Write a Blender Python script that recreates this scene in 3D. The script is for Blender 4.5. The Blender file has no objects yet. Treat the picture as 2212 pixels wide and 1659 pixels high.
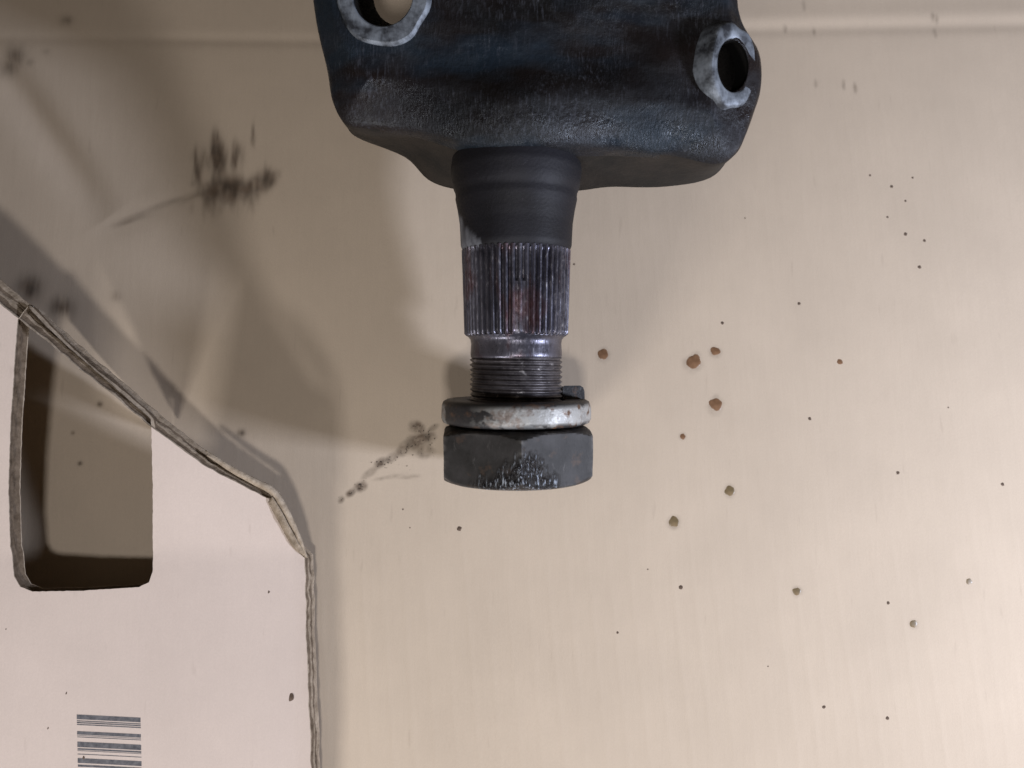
import bpy, bmesh, math, random
import numpy as np
from mathutils import Vector, Matrix, noise as mnoise
from mathutils.geometry import delaunay_2d_cdt

# lengths below are in millimetres (MM turns them into metres)
MM = 0.001
R = math.radians
random.seed(7)
scene = bpy.context.scene
col = scene.collection

# ------------------------------------------------------------------ camera
cam_d = bpy.data.cameras.new('camera')
cam_d.sensor_width = 36.0
cam_d.lens = 36.0 * 1609.0 / 2212.0
cam_d.clip_start = 0.01
cam_d.clip_end = 50.0
cam_d.dof.use_dof = True
cam_d.dof.focus_distance = 0.232
cam_d.dof.aperture_fstop = 10.0
cam = bpy.data.objects.new('camera', cam_d)
cam.location = (0, 0, 0.260)
cam.rotation_euler = (R(8), 0, 0)
col.objects.link(cam)
scene.camera = cam

# ------------------------------------------------------------------ light
world = bpy.data.worlds.new('World')
scene.world = world
world.use_nodes = True
bg = world.node_tree.nodes['Background']
bg.inputs[0].default_value = (1.0, 0.77, 0.56, 1)
bg.inputs[1].default_value = 0.05

def lamp(name, loc, target, sx, sy, power, color):
    d = bpy.data.lights.new(name, 'AREA')
    d.shape = 'RECTANGLE'
    d.size, d.size_y = sx, sy
    d.energy = power
    d.color = color
    o = bpy.data.objects.new(name, d)
    o.location = loc
    o.rotation_euler = (Vector(target) - Vector(loc)).to_track_quat('-Z', 'Y').to_euler()
    col.objects.link(o)
    return o

COOL = (0.87, 0.93, 1.12)
WARM = (0.97, 0.94, 0.94)
def from_dir(name, az, elev, dist, sx, sy, level, color):
    """lamp seen from the work at a compass angle (0 = +X, -90 = -Y) and height; level = light it gives the sheet"""
    d = Vector((math.cos(R(elev)) * math.cos(R(az)), math.cos(R(elev)) * math.sin(R(az)), math.sin(R(elev))))
    aim = Vector((0, 0.04, 0))
    power = level * math.pi ** 2 * dist ** 2 / math.sin(R(elev))
    return lamp(name, aim + d * dist, aim, sx, sy, power, color)
from_dir('overhead_lamp', -88, 64, 0.55, 0.05, 0.035, 0.28, WARM)
from_dir('side_lamp', -20, 27, 0.50, 0.065, 0.045, 0.42, COOL)
from_dir('corner_lamp', -114, 22, 0.55, 0.11, 0.025, 0.175, WARM)

vs = scene.view_settings
vs.view_transform = 'Standard'
vs.look = 'None'
vs.exposure = -0.03
vs.gamma = 1.0
scene.render.film_transparent = False

# ------------------------------------------------------------------ helpers
class NT:
    """small wrapper for building node materials"""
    def __init__(self, name):
        self.m = bpy.data.materials.new(name)
        self.m.use_nodes = True
        self.t = self.m.node_tree
        self.b = self.t.nodes['Principled BSDF']
        self.o = self.t.nodes['Material Output']
    def n(self, typ, **kw):
        nd = self.t.nodes.new(typ)
        for k, v in kw.items():
            setattr(nd, k, v)
        return nd
    def l(self, a, b):
        self.t.links.new(a, b)
    def coords(self, scale=(1, 1, 1)):
        tc = self.n('ShaderNodeTexCoord')
        mp = self.n('ShaderNodeMapping')
        mp.inputs['Scale'].default_value = scale
        self.l(tc.outputs['Object'], mp.inputs['Vector'])
        return mp.outputs[0]
    def noise(self, scale, detail=3, rough=0.55, stretch=(1, 1, 1), lo=0.0, hi=1.0, dist=0.0):
        nd = self.n('ShaderNodeTexNoise')
        nd.inputs['Scale'].default_value = scale
        nd.inputs['Detail'].default_value = detail
        nd.inputs['Roughness'].default_value = rough
        nd.inputs['Distortion'].default_value = dist
        self.l(self.coords(stretch), nd.inputs['Vector'])
        if (lo, hi) == (0.0, 1.0):
            return nd.outputs['Fac']
        mr = self.n('ShaderNodeMapRange')
        mr.inputs[1].default_value, mr.inputs[2].default_value = lo, hi
        self.l(nd.outputs['Fac'], mr.inputs[0])
        return mr.outputs[0]
    def mix(self, fac, a, b, blend='MIX'):
        nd = self.n('ShaderNodeMix', data_type='RGBA', blend_type=blend)
        for sock, v in ((nd.inputs[0], fac), (nd.inputs[6], a), (nd.inputs[7], b)):
            if isinstance(v, (int, float)):
                sock.default_value = v
            elif isinstance(v, tuple):
                sock.default_value = (*v, 1) if len(v) == 3 else v
            else:
                self.l(v, sock)
        return nd.outputs[2]
    def math(self, op, a, b=0.0, clamp=False):
        nd = self.n('ShaderNodeMath', operation=op, use_clamp=clamp)
        for sock, v in ((nd.inputs[0], a), (nd.inputs[1], b)):
            if isinstance(v, (int, float)):
                sock.default_value = v
            else:
                self.l(v, sock)
        return nd.outputs[0]
    def rng(self, v, lo, hi, a=0.0, b=1.0):
        mr = self.n('ShaderNodeMapRange')
        mr.inputs[1].default_value, mr.inputs[2].default_value = lo, hi
        mr.inputs[3].default_value, mr.inputs[4].default_value = a, b
        self.l(v, mr.inputs[0])
        return mr.outputs[0]
    def attr(self, name):
        nd = self.n('ShaderNodeAttribute', attribute_name=name)
        return nd.outputs['Fac']
    def bump(self, h, strength, dist):
        nd = self.n('ShaderNodeBump')
        nd.inputs['Strength'].default_value = strength
        nd.inputs['Distance'].default_value = dist
        self.l(h, nd.inputs['Height'])
        self.l(nd.outputs[0], self.b.inputs['Normal'])
    def set(self, **kw):
        for k, v in kw.items():
            s = self.b.inputs[k.replace('_', ' ')]
            if isinstance(v, (int, float)):
                s.default_value = v
            elif isinstance(v, tuple):
                s.default_value = (*v, 1) if len(v) == 3 else v
            else:
                self.l(v, s)
        return self.m

def vnoise(x, y, seed=0):
    """smooth value noise on numpy arrays, 0..1"""
    def h(i, j):
        n = (i.astype(np.int64) * 374761393 + j.astype(np.int64) * 668265263 + seed * 974711) & 0x7fffffff
        n = ((n ^ (n >> 13)) * 1274126177) & 0x7fffffff
        return ((n ^ (n >> 16)) & 0xffff) / 65535.0
    xi, yi = np.floor(x), np.floor(y)
    fx, fy = x - xi, y - yi
    fx, fy = fx * fx * (3 - 2 * fx), fy * fy * (3 - 2 * fy)
    a, b = h(xi, yi), h(xi + 1, yi)
    c, d = h(xi, yi + 1), h(xi + 1, yi + 1)
    return (a * (1 - fx) + b * fx) * (1 - fy) + (c * (1 - fx) + d * fx) * fy

def fbm(x, y, seed=0, octaves=4):
    s, amp, tot = 0.0, 1.0, 0.0
    for k in range(octaves):
        s = s + amp * vnoise(x * 2 ** k, y * 2 ** k, seed + k * 17)
        tot += amp
        amp *= 0.5
    return s / tot

def mesh_obj(name, verts, faces, mat, parent=None, smooth=True, scale=MM):
    me = bpy.data.meshes.new(name)
    me.from_pydata([tuple(c * scale for c in v) for v in verts], [], faces)
    if smooth:
        me.polygons.foreach_set('use_smooth', [True] * len(me.polygons))
    me.validate()
    me.update()
    o = bpy.data.objects.new(name, me)
    for m in (mat if isinstance(mat, (list, tuple)) else [mat]):
        me.materials.append(m)
    col.objects.link(o)
    if parent:
        o.parent = parent
    return o

def tag(o, label=None, category=None, group=None, kind=None):
    for k, v in (('label', label), ('category', category), ('group', group), ('kind', kind)):
        if v:
            o[k] = v
    return o

def recalc(o):
    bm = bmesh.new()
    bm.from_mesh(o.data)
    bmesh.ops.remove_doubles(bm, verts=bm.verts, dist=1e-6)
    bmesh.ops.recalc_face_normals(bm, faces=bm.faces)
    bm.to_mesh(o.data)
    bm.free()

def sharp(o, angle=35):
    me = o.data
    bm = bmesh.new()
    bm.from_mesh(me)
    for e in bm.edges:
        if len(e.link_faces) == 2 and e.calc_face_angle(0) > R(angle):
            e.smooth = False
    bm.to_mesh(me)
    bm.free()

# ------------------------------------------------------------------ materials
def cardboard(name, base, soil=False, printed=False):
    t = NT(name)
    blot = t.noise(26, 4, 0.6, lo=0.3, hi=0.7)
    fibre = t.noise(900, 3, 0.6, (1.0, 0.10, 1.0), 0.35, 0.68)
    fine = t.noise(2600, 3, 0.6, (1, 0.6, 1))
    c = t.mix(blot, tuple(k * 0.95 for k in base), tuple(min(1, k * 1.04) for k in base))
    c = t.mix(t.math('MULTIPLY', fibre, 0.045), c, tuple(k * 0.62 for k in base))
    # sparse dark fibres
    fl = t.noise(420, 2, 0.5, (1.0, 0.16, 1.0), 0.70, 0.78)
    c = t.mix(t.math('MULTIPLY', fl, 0.12), c, (0.20, 0.15, 0.11))
    c = t.mix(t.rng(fine, 0.25, 0.75, 0.0, 0.16), c, tuple(k * 0.55 for k in base))
    if soil:
        s = t.attr('soil')
        tone = t.noise(260, 3, 0.6, lo=0.35, hi=0.65)
        c = t.mix(s, c, t.mix(tone, (0.034, 0.022, 0.015), (0.085, 0.052, 0.032)))
    t.bump(t.math('ADD', fine, t.math('MULTIPLY', fibre, 0.25)), 0.22, 0.0002)
    return t.set(Base_Color=c, Roughness=0.92, Specular_IOR_Level=0.12)

M_floor = cardboard('kraft_board_inside', (0.60, 0.497, 0.386), soil=True)
M_flap = cardboard('kraft_board_outside', (0.655, 0.552, 0.483))
def torn(name, a, b, strength=0.6):
    t = NT(name)
    n = t.noise(420, 4, 0.65, lo=0.3, hi=0.7)
    n2 = t.noise(1500, 3, 0.7)
    t.bump(n2, strength, 0.0006)
    return t.set(Base_Color=t.mix(n, a, b), Roughness=0.95, Specular_IOR_Level=0.1)
M_torn = torn('torn_paper_core', (0.21, 0.165, 0.118), (0.42, 0.345, 0.265))
M_core = torn('fluted_core', (0.10, 0.073, 0.05), (0.22, 0.17, 0.125))
M_liner_edge = torn('liner_cut_edge', (0.27, 0.215, 0.158), (0.50, 0.42, 0.33), 0.4)

def ink():
    t = NT('barcode_ink')
    n = t.noise(700, 3, 0.6, (1, 1, 1), 0.3, 0.75)
    return t.set(Base_Color=t.mix(n, (0.05, 0.05, 0.058), (0.16, 0.155, 0.16)), Roughness=0.7)
M_ink = ink()

def housing_mat():
    t = NT('oily_black_cast_iron')
    big = t.noise(28, 4, 0.6, lo=0.36, hi=0.66)
    big2 = t.noise(17, 3, 0.6, (1.0, 1.6, 1.0), 0.42, 0.70)
    streak = t.noise(1500, 3, 0.7, (1.0, 0.16, 1.0))
    fine = t.noise(3000, 3, 0.7, (1.0, 0.28, 1.0))
    c = t.mix(big, (0.006, 0.0055, 0.0055), (0.011, 0.011, 0.013))
    c = t.mix(t.math('MULTIPLY', big2, 0.8), c, (0.016, 0.009, 0.007))
    c = t.mix(t.math('MULTIPLY', t.noise(34, 3, 0.6, (0.6, 1.5, 1.0), 0.50, 0.64), 0.7), c, (0.012, 0.021, 0.032))  # blue patches: reflections of the surroundings painted into the colour
    sp = t.math('MULTIPLY', t.rng(streak, 0.52, 0.72), t.noise(45, 3, 0.6, (1, 1, 1), 0.38, 0.62))
    c = t.mix(t.math('MULTIPLY', sp, 0.5), c, (0.085, 0.09, 0.11))
    t.bump(t.math('ADD', t.math('MULTIPLY', streak, t.noise(60, 3, 0.6, (1, 1, 1), 0.35, 0.7)), t.math('MULTIPLY', t.noise(420, 4, 0.65), 0.5)), 0.8, 0.0008)
    rough = t.rng(t.noise(75, 4, 0.65, (1, 1.5, 1)), 0.38, 0.62, 0.27, 0.66)
    return t.set(Base_Color=c, Roughness=rough, Specular_IOR_Level=0.32, Specular_Tint=(0.85, 0.93, 1.0))
M_house = housing_mat()

def under_mat():
    t = NT('brown_grimy_casting')
    n = t.noise(60, 4, 0.6, lo=0.35, hi=0.7)
    t.bump(t.noise(500, 4, 0.6), 0.4, 0.0006)
    return t.set(Base_Color=t.mix(n, (0.010, 0.009, 0.008), (0.030, 0.024, 0.019)), Roughness=0.7, Specular_IOR_Level=0.3)
M_under = under_mat()

def pad_mat():
    t = NT('machined_bare_iron')
    n = t.noise(170, 4, 0.65, lo=0.38, hi=0.60)
    n2 = t.noise(900, 3, 0.6, (1, 0.25, 1))
    t.bump(n2, 0.35, 0.0004)
    c = t.mix(n, (0.035, 0.038, 0.045), (0.24, 0.27, 0.31))
    return t.set(Base_Color=c, Roughness=0.55, Metallic=0.35)
M_pad = pad_mat()
def bore():
    t = NT('dark_bolt_bore')
    n = t.noise(300, 3)
    return t.set(Base_Color=t.mix(n, (0.003, 0.003, 0.003), (0.008, 0.007, 0.006)), Roughness=0.8, Specular_IOR_Level=0.15)
M_bore = bore()

def shaft_mat():
    t = NT('ground_shaft_steel')
    n = t.noise(70, 4, 0.6, (1, 0.6, 1), 0.42, 0.62)
    n2 = t.noise(120, 4, 0.6, (1, 0.35, 1), 0.50, 0.66)
    fine = t.noise(1300, 3, 0.6, (1, 0.4, 1))
    c = t.mix(n, (0.06, 0.058, 0.075), (0.14, 0.138, 0.17))
    c = t.mix(t.math('MULTIPLY', n2, 0.85), c, (0.115, 0.042, 0.036))
    c = t.mix(t.rng(fine, 0.60, 0.78), c, (0.32, 0.31, 0.33))
    t.bump(fine, 0.3, 0.0003)
    return t.set(Base_Color=c, Roughness=t.rng(fine, 0.3, 0.7, 0.24, 0.45), Metallic=0.72)
M_shaft = shaft_mat()

def thread_mat():
    t = NT('worn_thread_steel')
    n = t.noise(240, 4, 0.65, lo=0.36, hi=0.66)
    n2 = t.noise(300, 3, 0.6, (1, 1, 1), 0.62, 0.72)
    c = t.mix(n, (0.040, 0.035, 0.038), (0.12, 0.11, 0.115))
    c = t.mix(n2, c, (0.42, 0.40, 0.40))
    t.bump(t.noise(900, 3), 0.3, 0.0004)
    return t.set(Base_Color=c, Roughness=0.45, Metallic=0.5)
M_thread = thread_mat()

def neck_mat():
    t = NT('blued_shaft_neck')
    n = t.noise(50, 3, 0.6, lo=0.35, hi=0.65)
    c = t.mix(n, (0.006, 0.0055, 0.007), (0.010, 0.010, 0.014))
    sp = t.rng(t.noise(900, 3, 0.7), 0.66, 0.78)
    c = t.mix(t.math('MULTIPLY', sp, 0.4), c, (0.07, 0.07, 0.08))
    # bare metal wedge where the spline runs out on one flank
    a = t.attr('bare')
    c = t.mix(a, c, (0.20, 0.21, 0.24))
    t.bump(t.noise(1000, 3), 0.25, 0.0004)
    return t.set(Base_Color=c, Roughness=0.6, Specular_IOR_Level=0.3)
M_neck = neck_mat()

def nut_mat():
    t = NT('blackened_nut_steel')
    n = t.noise(130, 4, 0.6, lo=0.35, hi=0.65)
    c = t.mix(n, (0.020, 0.019, 0.018), (0.044, 0.042, 0.042))
    scr = t.rng(t.noise(520, 4, 0.7, (1, 0.35, 1)), 0.63, 0.75)
    c = t.mix(t.math('MULTIPLY', scr, 0.45), c, (0.16, 0.155, 0.15))
    rust = t.rng(t.noise(210, 4, 0.6), 0.60, 0.72)
    c = t.mix(t.math('MULTIPLY', rust, 0.4), c, (0.13, 0.075, 0.045))
    worn = t.math('MULTIPLY', t.attr('corner'), t.noise(300, 3, 0.6, (1, 1, 1), 0.38, 0.62))
    c = t.mix(t.math('MULTIPLY', worn, 0.75), c, (0.17, 0.16, 0.15))
    wet = t.attr('wet')
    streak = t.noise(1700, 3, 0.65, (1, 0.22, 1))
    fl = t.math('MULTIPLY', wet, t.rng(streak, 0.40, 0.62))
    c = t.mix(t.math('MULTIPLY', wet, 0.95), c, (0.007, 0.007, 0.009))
    c = t.mix(t.math('MULTIPLY', wet, t.rng(streak, 0.58, 0.66)), c, (0.55, 0.62, 0.72))  # pale flecks painted in as glints on the wet oil
    h = t.math('MULTIPLY', streak, t.math('ADD', t.math('MULTIPLY', wet, 1.6), 0.15))
    t.bump(h, 0.7, 0.0012)
    return t.set(Base_Color=c, Roughness=t.rng(wet, 0, 1, 0.6, 0.22), Specular_IOR_Level=0.35)
M_nut = nut_mat()

def washer_mat():
    t = NT('mottled_spring_steel')
    n = t.noise(95, 4, 0.62, (1, 1.3, 1), 0.46, 0.54)
    b = t.attr('bright')
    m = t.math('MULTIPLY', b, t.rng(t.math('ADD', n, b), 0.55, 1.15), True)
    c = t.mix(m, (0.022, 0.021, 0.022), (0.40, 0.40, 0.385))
    rust = t.math('MULTIPLY', t.rng(t.noise(330, 4, 0.6), 0.53, 0.66), t.attr('rust'))
    c = t.mix(t.math('MULTIPLY', rust, 0.95), c, (0.12, 0.065, 0.038))
    t.bump(t.noise(800, 4), 0.35, 0.0005)
    return t.set(Base_Color=c, Roughness=0.5, Metallic=t.math('MULTIPLY', m, 0.35))
M_washer = washer_mat()

def oil_mat(name, a, b, rough=0.12):
    t = NT(name)
    n = t.noise(350, 2, 0.5, lo=0.3, hi=0.7)
    return t.set(Base_Color=t.mix(n, a, b), Roughness=rough, Specular_IOR_Level=0.5 if rough < 0.5 else 0.1)
M_oil = oil_mat('amber_oil', (0.15, 0.080, 0.042), (0.26, 0.145, 0.080), 0.26)
M_oil2 = oil_mat('olive_oil', (0.13, 0.095, 0.045), (0.24, 0.165, 0.085), 0.34)
M_speck = oil_mat('grey_speck', (0.075, 0.052, 0.038), (0.17, 0.125, 0.095), 0.95)
M_crumb = oil_mat('black_grime', (0.012, 0.011, 0.012), (0.05, 0.036, 0.028), 0.6)

# ------------------------------------------------------------------ cardboard floor
def axis_lines(lo, a, b, hi, fine, coarse):
    return np.concatenate([np.arange(lo, a, coarse), np.arange(a, b, fine), np.arange(b, hi + coarse, coarse)])

def smear(X, Y, x, y, rx, ry, ang, amt, seed, grain=1.4, along=0.35, soft=False):
    c, s = math.cos(ang), math.sin(ang)
    dx, dy = X - x, Y - y
    u, v = (c * dx + s * dy) / rx, (-s * dx + c * dy) / ry
    d = np.sqrt(u * u + v * v)
    if soft:                       # dragged grease: solid core, edges fading along the drag
        n = fbm(X / 0.55, Y / 6.0, seed, 2)
        e = d + 0.35 * (fbm(X / 2.2, Y / 7.0, seed + 9, 2) - 0.5)
        return np.exp(-np.clip(e, 0, 9) ** 2 * 1.5) * (0.62 + 0.55 * n) * amt
    n = fbm(X / (grain * 1.4), Y * along / grain, seed, 2)
    e = d + 0.5 * (fbm(X / 3.0, Y * along / 2.0, seed + 9, 2) - 0.5)
    return np.clip((1.1 - e) * 1.5, 0, 1) * np.clip(0.55 + 0.9 * (n - 0.35), 0, 1) * amt

gx = axis_lines(-330, -205, 205, 330, 0.6, 5)
gy = axis_lines(-210, -105, 200, 340, 0.6, 5)
X, Y = np.meshgrid(gx, gy)
xr = X + 0.085 * Y                       # flutes run a little off the shaft direction
ph = xr / 7.0 + 0.25 * vnoise(xr / 60, Y / 90, 3)
ridge = np.abs(np.sin(np.pi * ph)) ** 10
Z = 0.018 * ridge * (1 + 1.8 / (1 + np.exp((Y + 30) / 12))) * (0.35 + 0.9 * vnoise(xr / 9, Y / 45, 5))
Z += 0.9 * (fbm(X / 130, Y / 130, 11, 3) - 0.5)
Z += 0.05 * (fbm(X / 5, Y / 9, 21, 3) - 0.5)
# two score lines pressed across the board near the back of the sheet
for yc, k, dep, w in (([(130.13, 172.10)][0][1], 0.020, 0.40, 2.8), ([(130.40, 176.27)][0][1], 0.026, -0.22, 4.0), ([(-140.53, 165.68)][0][1], -0.012, 0.30, 2.4)):
    d = (Y - (yc + k * (X - 80))) / w
    side = 1 / (1 + np.exp(-(X - 10) / 12)) if k > 0 else 1 / (1 + np.exp((X + 40) / 12))
    Z -= dep * np.exp(-d * d) * side
# a shallow dent pressed in by the nut and the long bruise leading away from it
Z -= 0.25 * np.exp(-((X - 1.3) ** 2 + (Y - 8) ** 2) / 160.0)
# old folds in the far left of the sheet
def crease(a, b, dep, w):
    global Z
    dx, dy = b[0] - a[0], b[1] - a[1]
    L2 = dx * dx + dy * dy
    t = np.clip(((X - a[0]) * dx + (Y - a[1]) * dy) / L2, 0, 1)
    d = np.hypot(X - a[0] - t * dx, Y - a[1] - t * dy)
    s = np.sign((X - a[0]) * dy - (Y - a[1]) * dx)
    Z += dep * np.exp(-(d / w) ** 2) * np.sin(np.pi * np.clip(t, 0.02, 0.98)) ** 0.8
(fa, fb), (fc, fd) = [(-209.81, 178.18), (-146.60, 95.95)], [(-148.02, 92.45), (-107.83, 110.07)]
crease(fa, fb, -3.4, 7.0)
crease(fc, fd, -0.3, 4.0)
soil = np.zeros_like(X)
def S(p, rx, ry, deg, amt, seed, grain=1.4, along=0.35, soft=False):
    global soil
    soil = np.maximum(soil, smear(X, Y, p[0], p[1], rx, ry, R(deg), amt, seed, grain, along, soft))
# dragged finger marks: many thin strokes laid over each other
def strokes(pts, n, wx, wy, rx, ry, amt, lean):
    global soil
    for k in range(n):
        a, b = random.choice(list(zip(pts, pts[1:])))
        t = random.random()
        x, y = a[0] + (b[0] - a[0]) * t + random.gauss(0, wx), a[1] + (b[1] - a[1]) * t + random.gauss(0, wy)
        sx, sy, ang = random.uniform(*rx), random.uniform(*ry), R(random.gauss(lean, 7))
        i0, i1 = np.searchsorted(gx, (x - 14, x + 14))
        j0, j1 = np.searchsorted(gy, (y - 14, y + 14))
        dx, dy = X[j0:j1, i0:i1] - x, Y[j0:j1, i0:i1] - y
        u, v = (math.cos(ang) * dx + math.sin(ang) * dy) / sx, (-math.sin(ang) * dx + math.cos(ang) * dy) / sy
        m = np.exp(-(u * u + v * v)) * random.uniform(*amt)
        soil[j0:j1, i0:i1] = 1 - (1 - soil[j0:j1, i0:i1]) * (1 - m)
random.seed(21)
strokes([(-111.78, 119.91), (-106.62, 119.01), (-106.94, 118.65)], 60, 3.0, 2.6, (0.35, 1.3), (2.0, 5.0), (0.08, 0.24), 0)
strokes([(-110.18, 128.02), (-108.71, 119.91)], 34, 1.2, 2.0, (0.3, 1.0), (2.5, 5.5), (0.10, 0.30), 0)
strokes([(-116.72, 119.91), (-115.10, 112.75)], 16, 0.5, 1.5, (0.3, 0.7), (2.5, 4.5), (0.12, 0.30), 6)
strokes([(-102.34, 125.31), (-101.85, 119.01)], 16, 0.6, 1.5, (0.3, 0.8), (2.5, 4.5), (0.12, 0.28), 2)
strokes([(-96.16, 131.65), (-95.54, 125.85)], 10, 0.3, 1.5, (0.25, 0.6), (2.0, 4.0), (0.12, 0.28), 2)
strokes([(-112.79, 107.94), (-102.72, 109.72), (-95.07, 109.18), (-87.64, 113.64)], 170, 1.5, 1.9, (0.4, 1.6), (1.0, 3.2), (0.10, 0.26), 0)
strokes([(-105.89, 105.64), (-94.90, 105.64)], 60, 2.5, 2.2, (0.4, 1.1), (2.0, 4.5), (0.06, 0.18), 4)
strokes([(-113.35, 102.98), (-107.51, 104.40)], 22, 2.0, 2.5, (0.4, 1.0), (1.5, 3.5), (0.08, 0.2), 10)
strokes([(-143.95, 94.19), (-129.30, 101.57), (-112.79, 107.94)], 60, 1.5, 0.7, (2.0, 5.0), (0.5, 1.2), (0.03, 0.09), 20)
tr = [(-32.85, 20.93), (-30.86, 17.70), (-34.05, 15.60), (-38.35, 12.87), (-42.01, 10.78), (-45.66, 8.86), (-49.12, 5.66), (-52.51, 0.89), (-55.81, -1.33), (-58.93, -3.54), (-27.67, 20.93), (-30.78, 12.87), (-42.66, 4.07), (-36.24, 4.07)]
for k, (p, rx, ry, dg, a) in enumerate(zip(tr, (3.6, 4.5, 5.5, 4, 3.5, 2.6, 4.0, 2.8, 2.2, 1.4, 2.4, 4, 6, 5), (2.6, 3, 3.6, 2, 1.8, 2.0, 1.5, 2.2, 1.5, 1.4, 1.2, 3, .8, .8), (-40, 20, 30, 32, 35, 50, 35, 30, 32, 70, 30, 0, 10, 5), (1, .85, .75, .75, .75, 1, .5, 1, .95, .95, .6, .5, .4, .4))):
    S(p, rx, ry, dg, a, 90 + k, 0.9, 0.8)
blk = [(-173.50, 71.36), (-161.27, 64.21), (-168.75, 175.89), (-187.56, 161.55), (-181.76, 158.93), (-190.38, 158.19), (-94.75, 19.31), (-145.00, 29.40), (-150.32, 8.70), (-153.60, 19.31), (-142.03, 68.29), (-175.51, 163.05)]
for k, (p, r, a) in enumerate(zip(blk, (5.2, 4.6, 2.6, 5.0, 2.2, 4.5, 1.6, 1.1, .8, .7, 2.4, 1.6), (.95, .95, .55, .6, .35, .6, .9, .9, .9, .7, .35, .25))):
    S(p, r * 1.1, r, -30, a, 130 + k, soft=True)
# faint vertical rub marks over the back of the sheet
for p in [(110.90, 181.99), (113.66, 150.00), (124.00, 149.45), (128.24, 148.15), (159.44, 177.79), (161.07, 176.27), (160.09, 170.59), (103.39, 172.48), (65.19, 165.31), (114.32, 170.96)]:
    S(p, 0.9, 2.6, 2, 0.45, int(p[0] * 10) % 97, 0.8, 0.5)
for p in [(32.33, 47.06, 11.00), (64.39, 44.23, 15.00), (72.24, 48.06, 10.00), (71.51, 29.07, 13.50), (75.33, -0.85, 10.00), (55.66, -11.40, 10.50), (59.62, 18.02, 6.00), (96.73, -34.58, 8.00), (135.65, -45.35, 8.00)]:
    S((p[0], p[1]), p[2] * 0.25, p[2] * 0.27, 0, 0.42, int(p[0] * 7) % 89, 1.0, 0.8)
soil = np.clip(soil, 0, 1)

ny, nx = X.shape
me = bpy.data.meshes.new('cardboard_floor')
V = np.stack([X, Y, Z - 0.4], -1).reshape(-1, 3) * MM
idx = np.arange(nx * ny).reshape(ny, nx)
Q = np.stack([idx[:-1, :-1], idx[:-1, 1:], idx[1:, 1:], idx[1:, :-1]], -1).reshape(-1, 4)
me.vertices.add(len(V)); me.vertices.foreach_set('co', V.ravel())
me.loops.add(Q.size); me.loops.foreach_set('vertex_index', Q.ravel().astype(np.int32))
me.polygons.add(len(Q)); me.polygons.foreach_set('loop_start', (np.arange(len(Q)) * 4).astype(np.int32))
me.polygons.foreach_set('use_smooth', np.ones(len(Q), dtype=bool))
at_ = me.attributes.new('soil', 'FLOAT', 'POINT'); at_.data.foreach_set('value', soil.ravel().astype(np.float32))
me.update(calc_edges=True)
me.materials.append(M_floor)
floor = bpy.data.objects.new('cardboard_floor', me)
col.objects.link(floor)
tag(floor, 'pale brown corrugated cardboard sheet the steering gear lies on', None, kind='structure')

def floor_z(x, y):
    i = min(max(int(np.searchsorted(gx, x)), 0), nx - 1)
    j = min(max(int(np.searchsorted(gy, y)), 0), ny - 1)
    return float(Z[j, i]) - 0.4

# ------------------------------------------------------------------ cardboard flap
CX, CY = [(-68.05, -20.08)][0]
def flap_h(x, y):
    dx = max(0.0, CX - x)
    dy = y - CY
    h = 11.0 + 0.185 * dx + (0.21 * dy if dy > 0 else 0.0)
    if dy < 0:
        h += -0.02 * dy * min(1.0, dx / 80.0) * -1 + 0.03 * dy
    # the outer rim of the flap sinks to the sheet far outside the picture
    far = max(0.0, -y - 95.0)
    h = 7.6 + (h - 7.6) * math.exp(-(far / 45.0) ** 2)
    h += 0.7 * math.sin(x * 0.045 + 1.0) * math.cos(y * 0.035)
    return max(h, 7.6)

def resample(P, step):
    out = []
    for a, b in zip(P, P[1:] + P[:1]):
        n = max(1, int(math.hypot(b[0] - a[0], b[1] - a[1]) / step))
        out += [(a[0] + (b[0] - a[0]) * k / n, a[1] + (b[1] - a[1]) * k / n) for k in range(n)]
    return out

def inside(p, poly):
    x, y = p
    c = False
    j = len(poly) - 1
    for i in range(len(poly)):
        xi, yi = poly[i]
        xj, yj = poly[j]
        if (yi > y) != (yj > y) and x < (xj - xi) * (y - yi) / (yj - yi) + xi:
            c = not c
        j = i
    return c

def normals2d(P):
    out = []
    n = len(P)
    for i in range(n):
        a, b = P[i - 1], P[(i + 1) % n]
        dx, dy = b[0] - a[0], b[1] - a[1]
        L = math.hypot(dx, dy) or 1
        out.append((dy / L, -dx / L))
    return out

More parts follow.
